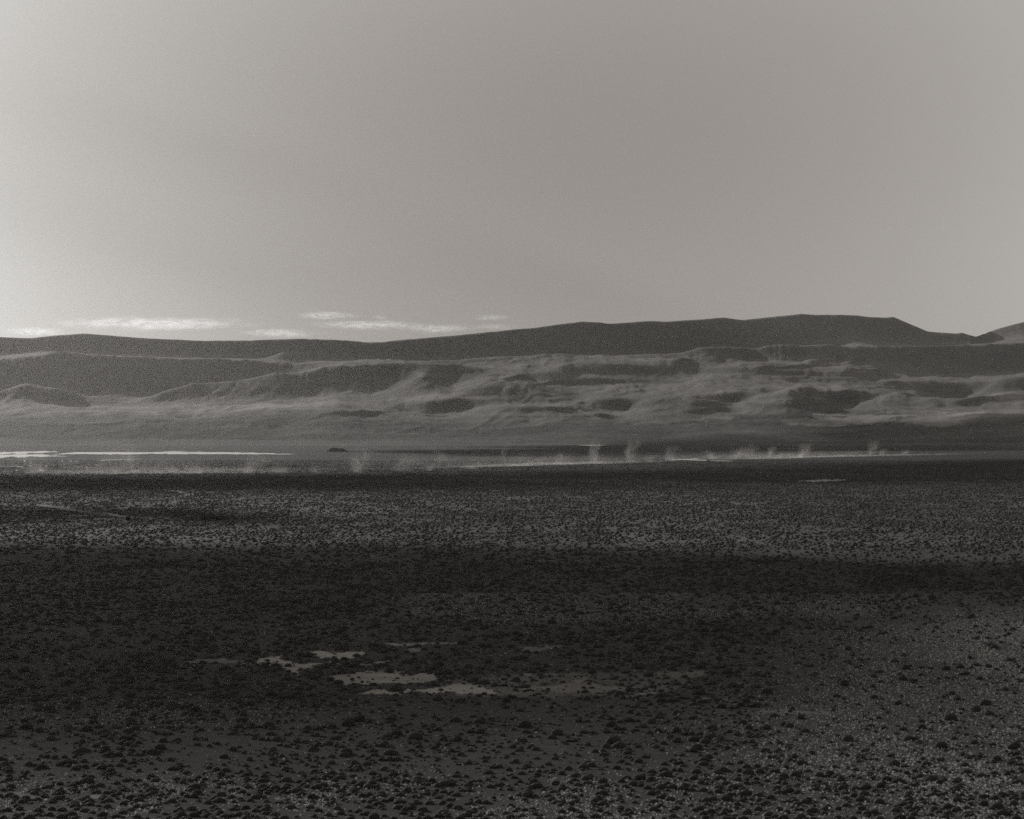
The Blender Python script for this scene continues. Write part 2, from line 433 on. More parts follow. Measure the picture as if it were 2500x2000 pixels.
def mat_plain(name, v, rough=.9, scale=1.0, tint=(1, .965, .93)):
    t = NT(name)
    n = t.noise(t.pos(), scale, 4, .6)
    b = t.diffuse(t.mix(n, grey(v * .6, tint), grey(v * 1.4, tint)), rough, None, .15)
    t.l(b.outputs[0], t.out.inputs[0]); return t.m

M_ground, M_hill = mat_ground(), mat_hills()
M_shrub = mat_plant('shrub_foliage', grey(.032, (1, 1, .95)), grey(.064, (1, 1, .95)), .25)
M_tuft = mat_plant('dry_grass', grey(.26), grey(.60), .45)
M_water = mat_water()

# ------------------------------------------------------------------ plain and hills
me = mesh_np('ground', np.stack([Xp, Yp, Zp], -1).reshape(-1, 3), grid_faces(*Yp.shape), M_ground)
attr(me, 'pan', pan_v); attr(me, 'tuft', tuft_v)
attr(me, 'scrub_shade', sstep(1900, 3000, Yp) * (.8 + .2 * sstep(.3, .6, fbm(Xp / 300, Yp / 260, 4, 151))))  # grows with distance: dense scrub, plus cloud shade carried by the darker albedo
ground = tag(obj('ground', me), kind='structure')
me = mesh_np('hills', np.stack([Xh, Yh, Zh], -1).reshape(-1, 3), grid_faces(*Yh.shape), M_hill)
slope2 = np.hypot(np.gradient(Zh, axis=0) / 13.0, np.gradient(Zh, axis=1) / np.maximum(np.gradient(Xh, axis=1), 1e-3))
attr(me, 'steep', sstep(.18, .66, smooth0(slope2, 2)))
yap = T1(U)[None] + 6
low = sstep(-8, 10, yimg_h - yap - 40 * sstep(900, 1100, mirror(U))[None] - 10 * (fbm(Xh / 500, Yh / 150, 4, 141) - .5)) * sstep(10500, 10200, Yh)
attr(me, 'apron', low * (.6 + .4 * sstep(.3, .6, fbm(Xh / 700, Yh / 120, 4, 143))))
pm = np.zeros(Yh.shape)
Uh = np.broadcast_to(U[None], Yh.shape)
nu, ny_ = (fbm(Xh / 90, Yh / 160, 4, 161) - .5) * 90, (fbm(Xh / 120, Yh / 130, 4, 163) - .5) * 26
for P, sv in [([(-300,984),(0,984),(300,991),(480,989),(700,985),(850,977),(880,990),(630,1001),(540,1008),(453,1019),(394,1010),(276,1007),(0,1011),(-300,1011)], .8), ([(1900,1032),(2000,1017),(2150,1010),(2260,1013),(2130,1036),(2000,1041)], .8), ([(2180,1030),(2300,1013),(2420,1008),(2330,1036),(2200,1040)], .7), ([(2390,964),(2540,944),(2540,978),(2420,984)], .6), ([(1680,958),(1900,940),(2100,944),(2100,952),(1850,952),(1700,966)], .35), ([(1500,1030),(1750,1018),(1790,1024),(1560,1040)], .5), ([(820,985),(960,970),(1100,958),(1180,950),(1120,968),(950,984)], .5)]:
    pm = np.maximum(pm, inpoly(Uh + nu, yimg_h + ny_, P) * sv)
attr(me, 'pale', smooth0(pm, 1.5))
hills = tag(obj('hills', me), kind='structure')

# ------------------------------------------------------------------ lake and smaller waters: flat sheets just above the soil
def flat_sheet(name, outline, mat, zoff, n=160, jit=1.0):
    """outline: list of (u, y_far, y_near); a ragged-edged sheet lying level on the plain"""
    o = np.array(outline, float)
    us = np.linspace(o[0, 0], o[-1, 0], n)
    yf = np.interp(us, o[:, 0], o[:, 1]); yn = np.interp(us, o[:, 0], o[:, 2])
    th = (yn - yf)
    yf = yf + (fbm(us / 19, us * 0, 3, 81) - .5) * th * .8 * jit; yn = yn + (fbm(us / 15, us * 0 + 5, 3, 83) - .5) * th * 1.0 * jit
    yn = np.maximum(yn, yf + .12)
    V = []
    for k in range(5):
        y = yf + (yn - yf) * k / 4
        d = H * F / (y - YH)
        V.append(np.stack([(us - UC) / F * d, d, np.full(n, 0.0)], -1))
    V = np.array(V)
    z = ground_z(V[..., 0], V[..., 1])
    V[..., 2] = z.max() * 0 + z + zoff
    return tag(obj(name, mesh_np(name, V.reshape(-1, 3), grid_faces(5, n)[:, ::-1], mat)), kind='structure')
flat_sheet('lake', [(-900,1099,1109),(-100,1103,1109),(0,1104.3,1109.6),(35,1104,1108.2),(70,1103,1107.2),(110,1102.2,1106),(132,1102,1105),(142,1103.6,1104.2)], M_water, .35, 200)
flat_sheet('lake', [(-900,1113,1119),(0,1112,1117.8),(42,1112,1116),(97,1111,1115.3),(130,1112.6,1115.2),(166,1114.2,1114.8)], M_water, .35, 200)
flat_sheet('lake', [(20,1110.2,1111.2),(60,1109.6,1110.9),(120,1110,1111)], M_water, .35, 60)
flat_sheet('lake', [(115,1109.6,1110.2),(140,1107.6,1111.3),(167,1106.2,1110),(222,1104.4,1109.8),(264,1103.6,1109.8),(300,1104.5,1109.3),(340,1105.4,1108.8),(420,1104.6,1108.8),(470,1105.6,1109),(520,1104.9,1108.8),(600,1106,1109.2),(680,1107.8,1109.2),(725,1108.6,1109.1)], M_water, .35, 300)
flat_sheet('lake', [(400,1102.4,1103.0),(440,1102.2,1103.4),(500,1103.0,1103.5)], M_water, .35, 60)
for pu, py, pw in [(152,1126,7),(173,1126,6),(188,1127,8),(248,1125,5),(283,1121.5,5),(295,1121.4,7),(73,1137,6),(97,1137.4,8),(121,1137.6,5),(113,1139.6,6),(160,1141.6,12),(211,1144.2,8),(100,1149,9),(40,1149.5,8),(60,1126,6)]:
    flat_sheet('pond', [(pu - pw / 2, py - .2, py + .2), (pu, py - .5, py + .6), (pu + pw / 2, py - .2, py + .2)], M_water, .3, 24, .6)
flat_sheet('lagoon', [(1408,1087.0,1087.5),(1420,1086.9,1088),(1440,1086.9,1088.8),(1470,1086.9,1088),(1478,1087.1,1087.6)], M_water, .5, 60, .4)
for o in ([(1645,1121.5,1122.3),(1700,1119.5,1120.4),(1708,1119.8,1120.3)], [(1655,1120.3,1121.2),(1690,1122.0,1123.2),(1725,1123.2,1124.4)], [(1735,1124.2,1124.9),(1790,1125.4,1126.1)], [(1425,1127.8,1128.6),(1460,1127.8,1128.7)], [(-200,1139,1141),(20,1139.5,1140.6),(58,1139.8,1140.6)], [(250,1124.2,1124.9),(300,1122.2,1122.9),(345,1120.6,1121.3)], [(640,1126.6,1127.2),(662,1126.8,1127.4)], [(110,1136,1137),(150,1136.6,1137.5),(215,1141.5,1142.2)]):
    flat_sheet('water_channel', o, M_water, .3, 50, .8)

# ------------------------------------------------------------------ dirt tracks
M_track = mat_plain('track_dirt', .17, .95, .3)
def track(pts, width, zoff=.14):
    P = [at(u, y) for u, y in pts]
    Q = []
    for a, b in zip(P[:-1], P[1:]):
        n = max(2, int(np.linalg.norm(b - a) / 6))
        for k in range(n): Q.append(a + (b - a) * k / n)
    Q.append(P[-1]); Q = np.array(Q)
    Q = np.stack([np.convolve(np.pad(Q[:, i], 6, mode='edge'), np.ones(13) / 13, mode='valid') for i in range(3)], -1)
    d = np.gradient(Q[:, :2], axis=0); d /= np.linalg.norm(d, axis=1)[:, None] + 1e-9
    nrm = np.stack([-d[:, 1], d[:, 0]], -1)
    V = []
    for s in (-.5, -.25, 0, .25, .5):
        xy = Q[:, :2] + nrm * (width * s * (1 + .25 * np.sin(np.arange(len(Q)) * .9 + s)))[:, None]
        V.append(np.stack([xy[:, 0], xy[:, 1], ground_z(xy[:, 0], xy[:, 1]) + zoff], -1))
    V = np.array(V)
    return tag(obj('dirt_track', mesh_np('dirt_track', V.reshape(-1, 3), grid_faces(5, len(Q)), M_track)), kind='structure')
track([(90,1233),(150,1238),(230,1246),(280,1258),(318,1266),(420,1268),(560,1270)], 4)
track([(360,1218),(430,1216),(452,1211),(470,1205),(440,1200),(400,1197)], 8)
track([(700,1256),(760,1252),(860,1256),(930,1250)], 6)

# ------------------------------------------------------------------ knoll far out and small mound
def mound(name, u, y, wpx, hpx, flat, seed):
    b = at(u, y)
    s = b[1] / F
    w_, h_ = wpx * s / 2, hpx * s
    n = 40
    g = np.linspace(-1, 1, n); GX, GY = np.meshgrid(g, g)
    r = np.hypot(GX, GY) * (1 + .35 * (fbm(GX * 2 + seed, GY * 2, 3, seed) - .5))
    hh = (1 - sstep(flat, 1.0, r)) * (.85 + .5 * (fbm(GX * 3, GY * 3 + seed, 4, seed + 2) - .5) + .18 * GX * 0)
    V = np.stack([b[0] + GX * w_, b[1] + GY * w_ * .8, b[2] - .6 + hh * h_], -1)
    return tag(obj(name, mesh_np(name, V.reshape(-1, 3), grid_faces(n, n), M_knoll)), kind='structure')
M_knoll = mat_plain('knoll_rock', .055, .95, .05)
mound('knoll', 820, 1104, 74, 13, .30, 3)
mound('mound', 411, 1159, 16, 5, .3, 9)

# ------------------------------------------------------------------ corral, wire fence and small shed on the plain
M_wood = mat_plain('weathered_wood', .035, .9, 2.0)
M_wire = mat_plain('fence_wire', .10, .6, 2.0)
M_shed = mat_plain('dark_tin', .03, .7, 1.0)
def boxes(bm, c, sx, sy, sz, rz=0):
    m = bmesh.ops.create_cube(bm, size=1.0)['verts']
    for v in m:
        x, y = v.co.x * sx, v.co.y * sy
        v.co = Vector((c[0] + x * math.cos(rz) - y * math.sin(rz), c[1] + x * math.sin(rz) + y * math.cos(rz), c[2] + v.co.z * sz))
def bm_obj(name, bm, mat, parent=None):
    me = bpy.data.meshes.new(name); bm.to_mesh(me); bm.free(); me.materials.append(mat)
    return obj(name, me, parent)
def fence(name, label, pts, step, hgt, rails, rail_t, thick):
    e = tag(bpy.data.objects.new(name, None), label, 'fence'); col.objects.link(e)
    P = [at(u, y) for u, y in pts]
    e.location = P[0]
    o = np.array(P[0])
    rb = bmesh.new()
    first = None
    nposts = 0
    for a, b in zip(P[:-1], P[1:]):
        L_ = np.linalg.norm((b - a)[:2]); n = max(1, int(L_ / step)); rz = math.atan2(b[1] - a[1], b[0] - a[0])
        for k in range(n):
            q = a + (b - a) * k / n; q[2] = float(ground_z(q[0], q[1]))
            if nposts < 100:
                hh = hgt * random.uniform(.9, 1.12)
                pb = bmesh.new(); boxes(pb, (0, 0, hh / 2), thick, thick, hh, random.uniform(0, 1))
                for v in pb.verts:
                    if v.co.z > hh * .5: v.co.x *= .8; v.co.y *= .8; v.co.x += .02
                po = bm_obj('post', pb, M_wood, e); po.location = q - o
                nposts += 1
        for r in rails:
            c = (a + b) / 2 - o
            za, zb = float(ground_z(a[0], a[1])), float(ground_z(b[0], b[1]))
            boxes(rb, (c[0], c[1], (za + zb) / 2 - o[2] + r), L_, rail_t * .5, rail_t, rz)
    bm_obj('rail', rb, M_wood if rail_t > .05 else M_wire, e)
    return e
fence('corral_fence', 'dark board corral fence standing on the plain beside the wire fence', [(490,1272.5),(512,1271.5),(530,1270.5),(552,1272),(552,1269),(520,1267.5),(506,1268.5),(490,1272.5)], 1.5, 1.9, [.35, .75, 1.15, 1.55], .24, .24)
wp = [(552,1271), (575,1270.5), (600,1270), (630,1269.5), (660,1269), (692,1268)]
fence('wire_fence', 'long thin wire fence of separate dark posts running right from the corral', wp, 2.9, 1.7, [.5, .9, 1.3], .03, .22)
def shed():
    p = at(313, 1270.5)
    e = tag(bpy.data.objects.new('shed', None), 'tiny dark flat-roofed shed alone on the plain at the end of the dirt track', 'shed'); col.objects.link(e)
    e.location = p
    b = bmesh.new(); boxes(b, (0, 0, .95), 2.2, 1.9, 1.9); bm_obj('wall', b, M_shed, e)
    b = bmesh.new(); boxes(b, (0, 0, 1.98), 2.6, 2.3, .12)
    for v in b.verts: v.co.z += v.co.x * .08
    bm_obj('roof', b, M_shed, e)
    b = bmesh.new(); boxes(b, (.2, -.97, .75), .8, .05, 1.5); bm_obj('door', b, M_wood, e)
shed()

# ------------------------------------------------------------------ shrubs
def shrub_mesh(seed, elong, leaves):
    r = random.Random(seed)
    bm = bmesh.new()
    lobes = [(0, 0, 1.0)] + [(r.uniform(-.55, .55) * elong, r.uniform(-.45, .45), r.uniform(.45, .8)) for _ in range(3 if elong < 1.2 else 5)]
    hs = r.uniform(.66, .86)
    nrm = []
    for (lx, ly, lr) in lobes:
        geo = bmesh.ops.create_icosphere(bm, subdivisions=2, radius=1.0)['verts']
        for v in geo:
            p = v.co.copy()
            k = 1 + r.uniform(-.09, .09)
            x, y, z = p.x * lr * k * (1.0 if elong < 1.2 else 1.1), p.y * lr * k, p.z * lr * k
            if z < 0: z *= .12; x *= .95; y *= .95
            zz = math.copysign(abs(z / lr) ** .72 * lr, z)
            v.co = Vector((lx + x, ly + y, zz * hs * .96))
    pts = [(v.co.copy(), v.normal.copy()) for v in bm.verts if v.co.z > .06]
    for _ in range(leaves):
        p, _n = r.choice(pts)
        d = Vector((p.x * .55, p.y * .55, .35 + p.z * .6)) + Vector((r.gauss(0, .35), r.gauss(0, .35), r.gauss(0, .25)))
        d.normalize()
        a = d.cross(Vector((r.gauss(0, 1), r.gauss(0, 1), r.gauss(0, 1)))).normalized()
        ln = r.uniform(.10, .24); w_ = r.uniform(.02, .05)
        q = p * r.uniform(.93, 1.0)
        v1 = bm.verts.new(q + a * w_); v2 = bm.verts.new(q - a * w_); v3 = bm.verts.new(q + d * ln)
        bm.faces.new((v1, v2, v3))
    m = max(max(abs(v.co.x) for v in bm.verts), .01)
    for v in bm.verts: v.co *= .5 / m * 1.22
    for f in bm.faces: f.smooth = True
    me = bpy.data.meshes.new('shrub'); bm.to_mesh(me); bm.free(); me.materials.append(M_shrub)
    return me
SHRUB = [shrub_mesh(101 + i, (1.0, 1.0, 1.0, 1.5, 1.9)[i], 420) for i in range(5)]     # each 1 m wide
FAR = [shrub_mesh(201 + i, (1.0, 1.3, 1.0)[i], 90) for i in range(3)]

SEEN = {0: [(515,150,150),(90,185,120),(60,115,130),(1280,160,130),(1500,130,120),(1670,100,90),(290,280,110),(105,315,85),(200,315,90),(1740,205,80),(1090,320,190),(1240,378,130),(1140,405,120),(910,385,120),(920,425,120),(740,455,140),(460,435,150),(430,480,120),(130,400,110),(40,445,90),(590,405,130),(740,365,110),(1460,350,150),(1600,315,150),(1850,300,80),(1950,320,110),(1740,325,80),(1810,370,140),(1490,265,80),(1380,240,100),(1285,230,90),(550,520,110),(470,560,120),(315,550,110),(140,560,90),(250,585,90),(120,515,110),(720,540,130),(870,575,100),(1040,555,100),(1130,575,120),(975,605,70),(1300,550,100),(1360,570,120),(1640,545,130),(1760,515,150),(1910,480,130),(2020,505,110),(2080,535,80),(1890,440,150),(1560,435,130),(640,595,100),(200,645,100),(245,685,90),(90,690,130),(530,650,90),(470,700,130),(640,680,110),(770,690,110),(930,645,110),(860,635,60),(960,680,110),(1060,700,110),(1130,620,120),(1340,650,120),(1660,610,80),(1710,645,110),(1790,660,100),(1840,690,90),(1920,705,120),(1960,640,110),(1150,725,100),(1290,745,140),(1540,720,130),(890,745,170),(620,745,150),(470,750,120),(280,745,100),(370,780,150),(180,800,140),(40,795,90),(760,780,110),(930,800,90),(1710,775,120),(1840,800,80),(1450,775,110),(2060,745,90),(2110,790,90),(1300,805,100),(1730,565,120),(2000,560,90)],
420: [(95,145,90),(545,185,100),(180,230,100),(405,240,90),(960,245,100),(1150,270,110),(1345,270,110),(575,280,100),(690,285,90),(320,285,110),(60,305,110),(145,315,110),(290,325,80),(130,350,110),(380,355,80),(410,310,80),(530,345,80),(620,355,140),(1430,315,120),(1690,330,90),(1590,345,80),(290,395,160),(245,435,150),(580,410,90),(740,455,100),(945,405,110),(1160,430,170),(1220,455,90),(1390,470,110),(1310,460,80),(1555,445,200),(1820,405,150),(1110,330,80),(880,470,120),(820,435,80),(310,480,110),(130,495,90),(275,525,100),(610,500,110),(540,545,130),(1055,525,130),(590,570,150),(140,580,90),(330,585,80),(445,605,90),(700,550,70),(980,580,80),(850,565,80),(1180,580,100),(1450,575,80),(1600,595,80),(1750,600,80),(1930,560,90),(2010,605,100),(2090,455,150),(2130,540,90),(520,655,110),(240,680,110),(770,680,120),(385,715,110),(110,740,140),(270,755,120),(440,765,140),(660,770,110),(830,745,130),(590,720,110),(1480,655,120),(1170,675,110),(1730,655,110),(1820,690,140),(1280,745,130),(1160,730,110),(1290,800,170),(1780,775,90),(1960,755,110),(2070,670,110),(500,800,100),(40,805,120),(920,785,110),(1060,785,80),(1400,795,110),(2110,740,90)],
840: [(655,55,110),(285,110,110),(95,150,100),(620,240,100),(350,235,110),(95,265,100),(760,265,90),(940,245,90),(440,280,80),(1180,215,80),(1390,260,140),(1520,275,90),(1860,160,100),(2060,190,100),(1780,210,100),(1860,280,90),(2120,290,90),(585,320,80),(350,350,100),(685,345,90),(910,345,100),(120,350,110),(180,385,120),(1000,375,80),(1100,330,90),(1540,385,110),(1690,385,90),(1690,330,90),(1800,320,90),(1820,395,120),(1960,370,110),(1170,395,90),(640,450,100),(740,470,80),(460,490,110),(220,510,110),(120,465,90),(1240,465,90),(1480,450,90),(1560,450,100),(1410,500,120),(2070,435,90),(880,530,100),(690,505,120),(1180,535,100),(1130,500,80),(330,560,90),(240,585,90),(1310,570,80),(1650,540,70),(1870,540,80),(1680,590,110),(1770,600,100),(670,605,110),(410,620,110),(300,650,120),(830,640,140),(1060,600,130),(1340,640,90),(1420,665,110),(1530,620,80),(680,660,120),(460,665,90),(180,710,120),(980,690,120),(760,690,100),(730,730,120),(270,735,140),(960,745,100),(1230,720,120),(1540,750,140),(1700,770,110),(1840,745,100),(2020,740,90),(1730,665,90),(2080,640,110),(1040,795,140),(1460,785,120),(1770,800,140),(80,795,120),(500,770,90),(2080,780,110),(1180,770,110),(1280,770,120),(620,800,110)],
1260: [(485,45,110),(1610,25,120),(1120,75,80),(400,120,90),(940,135,100),(840,155,120),(650,175,110),(2060,105,100),(1950,75,120),(1530,85,100),(560,235,110),(450,225,100),(260,250,110),(750,255,130),(725,315,100),(880,295,120),(1250,165,110),(1690,215,130),(1530,290,120),(1690,305,110),(1880,240,180),(1850,190,130),(2050,200,100),(2040,295,100),(1380,285,120),(1310,330,110),(1460,355,170),(770,375,120),(670,350,90),(490,360,110),(220,325,120),(260,390,130),(170,410,110),(890,355,110),(1130,385,90),(940,410,80),(1060,410,110),(1560,385,100),(1640,415,110),(1900,365,110),(2080,420,150),(340,440,80),(145,460,90),(470,465,100),(560,430,110),(720,450,80),(800,445,90),(640,410,80),(1440,450,90),(1080,475,160),(1690,485,110),(50,505,110),(180,505,100),(390,515,110),(445,560,120),(660,525,70),(815,515,80),(720,545,80),(1060,520,80),(1290,510,90),(1415,505,80),(1510,530,90),(1830,525,140),(1930,555,110),(2110,490,100),(1300,555,80),(990,580,110),(500,600,90),(580,590,80),(670,610,110),(1180,590,80),(1080,615,110),(1720,585,140),(100,570,90),(950,635,100),(1300,660,110),(1720,685,120),(210,710,110),(570,710,110),(220,755,90),(980,770,150),(1960,765,110),(70,765,120),(1370,745,120),(1800,640,110),(680,690,120),(1280,710,90),(540,800,120),(1150,715,80),(2050,615,80),(800,775,120),(2120,770,90)],
1680: [(250,25,130),(1020,25,140),(1250,60,100),(1410,98,160),(650,95,100),(180,70,100),(185,115,120),(430,190,140),(610,190,90),(725,150,120),(740,215,160),(940,185,80),(1220,155,90),(1020,140,80),(100,215,120),(1050,210,110),(1345,250,130),(1190,275,120),(1110,215,100),(1500,205,110),(1640,255,110),(1770,235,120),(1860,270,140),(2050,275,90),(40,305,90),(380,290,150),(620,310,110),(790,280,90),(850,305,80),(150,350,110),(310,350,80),(460,350,150),(725,355,110),(980,330,80),(860,350,90),(920,385,80),(560,400,130),(640,395,90),(380,410,110),(1140,350,110),(1110,410,110),(1490,310,80),(1370,385,110),(1640,340,90),(1700,370,140),(1590,390,110),(1950,365,140),(1600,430,110),(1740,430,110),(1860,410,90),(40,440,90),(190,440,120),(370,460,100),(280,480,80),(520,500,130),(720,470,180),(1255,440,170),(1140,470,130),(1370,470,100),(1860,500,90),(1680,540,110),(225,560,190),(1030,535,120),(1970,540,110),(960,600,130),(670,575,110),(890,575,90),(1190,590,90),(1330,580,110),(1460,590,110),(1500,560,80),(610,620,110),(450,610,90),(1360,620,130),(40,635,80),(590,670,110),(140,670,120),(460,690,90),(740,705,120),(1120,680,120),(1560,695,150),(1410,690,80),(1970,630,120),(1750,640,100),(1710,680,110),(1230,720,100),(190,740,110),(1700,730,90),(1010,750,110),(580,765,80),(460,800,130),(690,795,130),(1190,790,110),(1400,770,130),(1340,805,140),(1560,800,140),(1870,785,110),(2060,790,110),(1300,655,100)],
2080: [(130,45,100),(530,100,170),(670,145,80),(880,55,80),(920,105,150),(1070,70,80),(1130,60,80),(1120,165,80),(1410,130,130),(1540,60,90),(1810,55,110),(2075,40,110),(1990,100,140),(855,185,80),(40,190,90),(220,255,90),(950,220,90),(850,270,120),(990,285,190),(1000,320,90),(1420,215,80),(1610,255,140),(2080,340,150),(2030,295,80),(430,300,150),(570,325,160),(90,295,110),(870,330,90),(1330,395,100),(740,385,80),(170,400,130),(40,420,120),(140,490,100),(830,470,80),(900,450,80),(1020,495,120),(700,490,110),(690,525,110),(1170,490,80),(1370,505,140),(1480,430,80),(1690,470,90),(1660,525,100),(1790,540,120),(2060,515,90),(100,555,150),(270,580,110),(340,590,120),(680,565,80),(895,600,120),(1170,560,90),(1480,560,110),(1600,590,120),(1495,610,80),(635,620,130),(690,665,120),(1195,640,200),(90,630,110),(110,670,110),(800,670,120),(1020,685,110),(1310,680,100),(1080,720,120),(1205,730,120),(1280,705,90),(1750,675,120),(1880,720,190),(270,720,110),(80,725,100),(540,705,120),(1430,745,110),(1500,765,90),(1760,765,140),(2080,730,90),(2040,670,90),(980,755,110),(600,775,150),(1160,780,140),(740,800,110),(190,775,90),(2050,800,100),(770,750,90),(340,800,130),(2130,545,90)]}
K = 420 / 2156.
seen = []
for x0, lst in SEEN.items():
    for zx, zy, zw in lst:
        wpx = zw * K
        seen.append((x0 + zx * K, 1840 + zy * K + wpx * .22, wpx))
seen.sort(key=lambda s: -s[2])
N_IND = 298
GROUP = 'dark cushion shrubs nearest the camera'
FR = ['left edge', 'left corner', 'far left', 'left']
def label_parts(u, y, wpx):
    shape = 'wide low' if wpx > 27 else ('broad rounded' if wpx > 23 else ('rounded' if wpx > 20.5 else 'small rounded'))
    rows = [(1984, 'at the very bottom edge'), (1964, 'just above the bottom edge'), (1944, 'in the third row up'), (1922, 'in the fourth row up'), (1898, 'in the fifth row up'), (1872, 'in the sixth row up'), (0, 'in the seventh row up')]
    row = next(t for a, t in rows if y >= a)
    pc = int(round(u / 2500. * 20)) * 5
    across = 'at the left side' if pc == 0 else ('at the right side' if pc == 100 else ('at mid-width' if pc == 50 else '%d percent across' % pc))
    return '%s dark shrub %s, %s' % (shape, row, across)
labs = {}
chosen = seen[:N_IND]
for i, s in enumerate(chosen): labs.setdefault(label_parts(*s), []).append(i)
final = {}
ORD = {2: ['left one of two', 'right one of two'], 3: ['leftmost of three', 'middle one of three', 'rightmost of three']}
for lb, ids in labs.items():
    ids.sort(key=lambda i: chosen[i][0])
    for k, i in enumerate(ids):
        n = len(ids)
        final[i] = lb if n == 1 else lb + ', ' + (ORD[n][k] if n in ORD else ['first', 'second', 'third', 'fourth', 'fifth', 'sixth', 'seventh', 'eighth'][k] + ' from left')
placed = []
protos = {}
for i, (u, y, wpx) in enumerate(chosen):
    p = at(u, y)
    wid = wpx * 1.02 * p[1] / F
    vi = (random.choice((3, 4)) if wpx > 27 else random.choice((0, 1, 2, 3) if wpx > 23 else (0, 1, 2)))
    if vi in protos: o = protos[vi].copy(); col.objects.link(o)
    else: o = protos[vi] = obj('cushion_shrub', SHRUB[vi])
    o.name = 'cushion_shrub'
    o.location = p - np.array([0, 0, .03])
    hk = random.uniform(.92, 1.15) * (.9 if vi >= 3 else 1.0)
    o.scale = (wid, wid, wid * hk * (1.35 if vi >= 3 else 1.0))
    o.rotation_euler = (0, 0, random.uniform(-.5, .5) + random.choice((0, math.pi)))
    tag(o, final[i], 'shrub', GROUP)
    placed.append((p[0], p[1], wid / 2))
rest_seen = [(at(u, y), wpx) for u, y, wpx in seen[N_IND:]]

def shrub_density(u, y, X, Y):
    """shrubs per square metre"""
    d = np.full(np.shape(u), .075)
    cl = fbm(X / 16, Y / 30, 4, 91)
    cf = fbm(X / 7, Y / 9, 3, 95)
    d = d * (.45 + .75 * sstep(.34, .66, cl) + .5 * sstep(.4, .7, cf))
    right = sstep(1650, 2150, u + (y - 1700) * .5) * sstep(1440, 1530, y) * sstep(1930, 1830, y)
    d = d * (1 - .5 * right)
    bare = sstep(2050, 2250, u) * sstep(1470, 1500, y) * sstep(1640, 1580, y)
    d = d * (1 - .6 * bare)
    meadow = sstep(1440, 1460, y) * sstep(1530, 1500, y) * sstep(900, 1000, u) * sstep(2250, 2050, u)
    d = d * (1 - .35 * meadow)
    lower = sstep(1700, 1730, y) * sstep(1850, 1800, y) * sstep(700, 900, u) * sstep(1750, 1600, u)
    d = d * (1 - .2 * lower)
    fs = sstep(1600, 1640, y) * sstep(1700, 1680, y) * sstep(1100, 1200, u) * sstep(1700, 1600, u)
    d = d * (1 - .3 * fs)
    d = d * np.interp(Y, [200, 400, 700, 900, 1600, 2600, 3600], [1.25, 1.2, 1.15, 1.15, .75, .3, .12])
    tr = (np.abs(y - (1233 + (u - 90) * .147)) < 3) & (u > 90) & (u < 320)
    return np.where(tr, 0, d)
def half_width(Y): return .50 * Y + 110.0
def scatter(n, ymin, ymax, dens, dmax):
    """uniform points on the plain between two depths, thinned by dens"""
    Ys = ymin + rng.random(n) * (ymax - ymin)
    X = (rng.random(n) * 2 - 1) * half_width(ymax)
    k = np.abs(X) < half_width(Ys)
    X, Ys = X[k], Ys[k]
    u = UC + X / Ys * F
    y = YH + H * F / Ys
    keep = rng.random(len(u)) < dens(u, y, X, Ys) / dmax
    u, y, X, Ys = u[keep], y[keep], X[keep], Ys[keep]
    keep = pan_mask(u, y, X, Ys) < (.30 + .8 * (rng.random(len(u)) > .80))
    return u[keep], y[keep], X[keep], Ys[keep]
def instancer(name, P, scl, rot, idx, meshes, kind_label):
    c = bpy.data.collections.new(name + '_kinds')
    for i, m in enumerate(meshes):
        o = bpy.data.objects.new('%s_kind' % name + '_' + 'abcdefgh'[i], m); c.objects.link(o)
    me = bpy.data.meshes.new(name)
    me.vertices.add(len(P)); me.vertices.foreach_set('co', np.ascontiguousarray(P, np.float32).ravel())
    a = me.attributes.new('scl', 'FLOAT_VECTOR', 'POINT'); a.data.foreach_set('vector', np.ascontiguousarray(scl, np.float32).ravel())
    a = me.attributes.new('rot', 'FLOAT_VECTOR', 'POINT'); a.data.foreach_set('vector', np.ascontiguousarray(rot, np.float32).ravel())
    a = me.attributes.new('idx', 'INT', 'POINT'); a.data.foreach_set('value', np.ascontiguousarray(idx, np.int32).ravel())
    me.update()
    o = obj(name, me)
    g = bpy.data.node_groups.new(name, 'GeometryNodeTree')
    g.interface.new_socket('Geometry', in_out='INPUT', socket_type='NodeSocketGeometry')
    g.interface.new_socket('Geometry', in_out='OUTPUT', socket_type='NodeSocketGeometry')
    N = g.nodes; Lk = g.links
    gi = N.new('NodeGroupInput'); go = N.new('NodeGroupOutput')
    ci = N.new('GeometryNodeCollectionInfo'); ci.inputs['Collection'].default_value = c
    ci.inputs['Separate Children'].default_value = True; ci.inputs['Reset Children'].default_value = True
    ip = N.new('GeometryNodeInstanceOnPoints'); ip.inputs['Pick Instance'].default_value = True
    def na(n, t):
        x = N.new('GeometryNodeInputNamedAttribute'); x.data_type = t; x.inputs['Name'].default_value = n
        return [s for s in x.outputs if s.enabled and s.name == 'Attribute'][0]
    Lk.new(gi.outputs[0], ip.inputs['Points']); Lk.new(ci.outputs[0], ip.inputs['Instance'])
    Lk.new(na('idx', 'INT'), ip.inputs['Instance Index']); Lk.new(na('rot', 'FLOAT_VECTOR'), ip.inputs['Rotation']); Lk.new(na('scl', 'FLOAT_VECTOR'), ip.inputs['Scale'])
    Lk.new(ip.outputs[0], go.inputs[0])
    m = o.modifiers.new('scatter', 'NODES'); m.node_group = g
    return tag(o, kind='stuff')

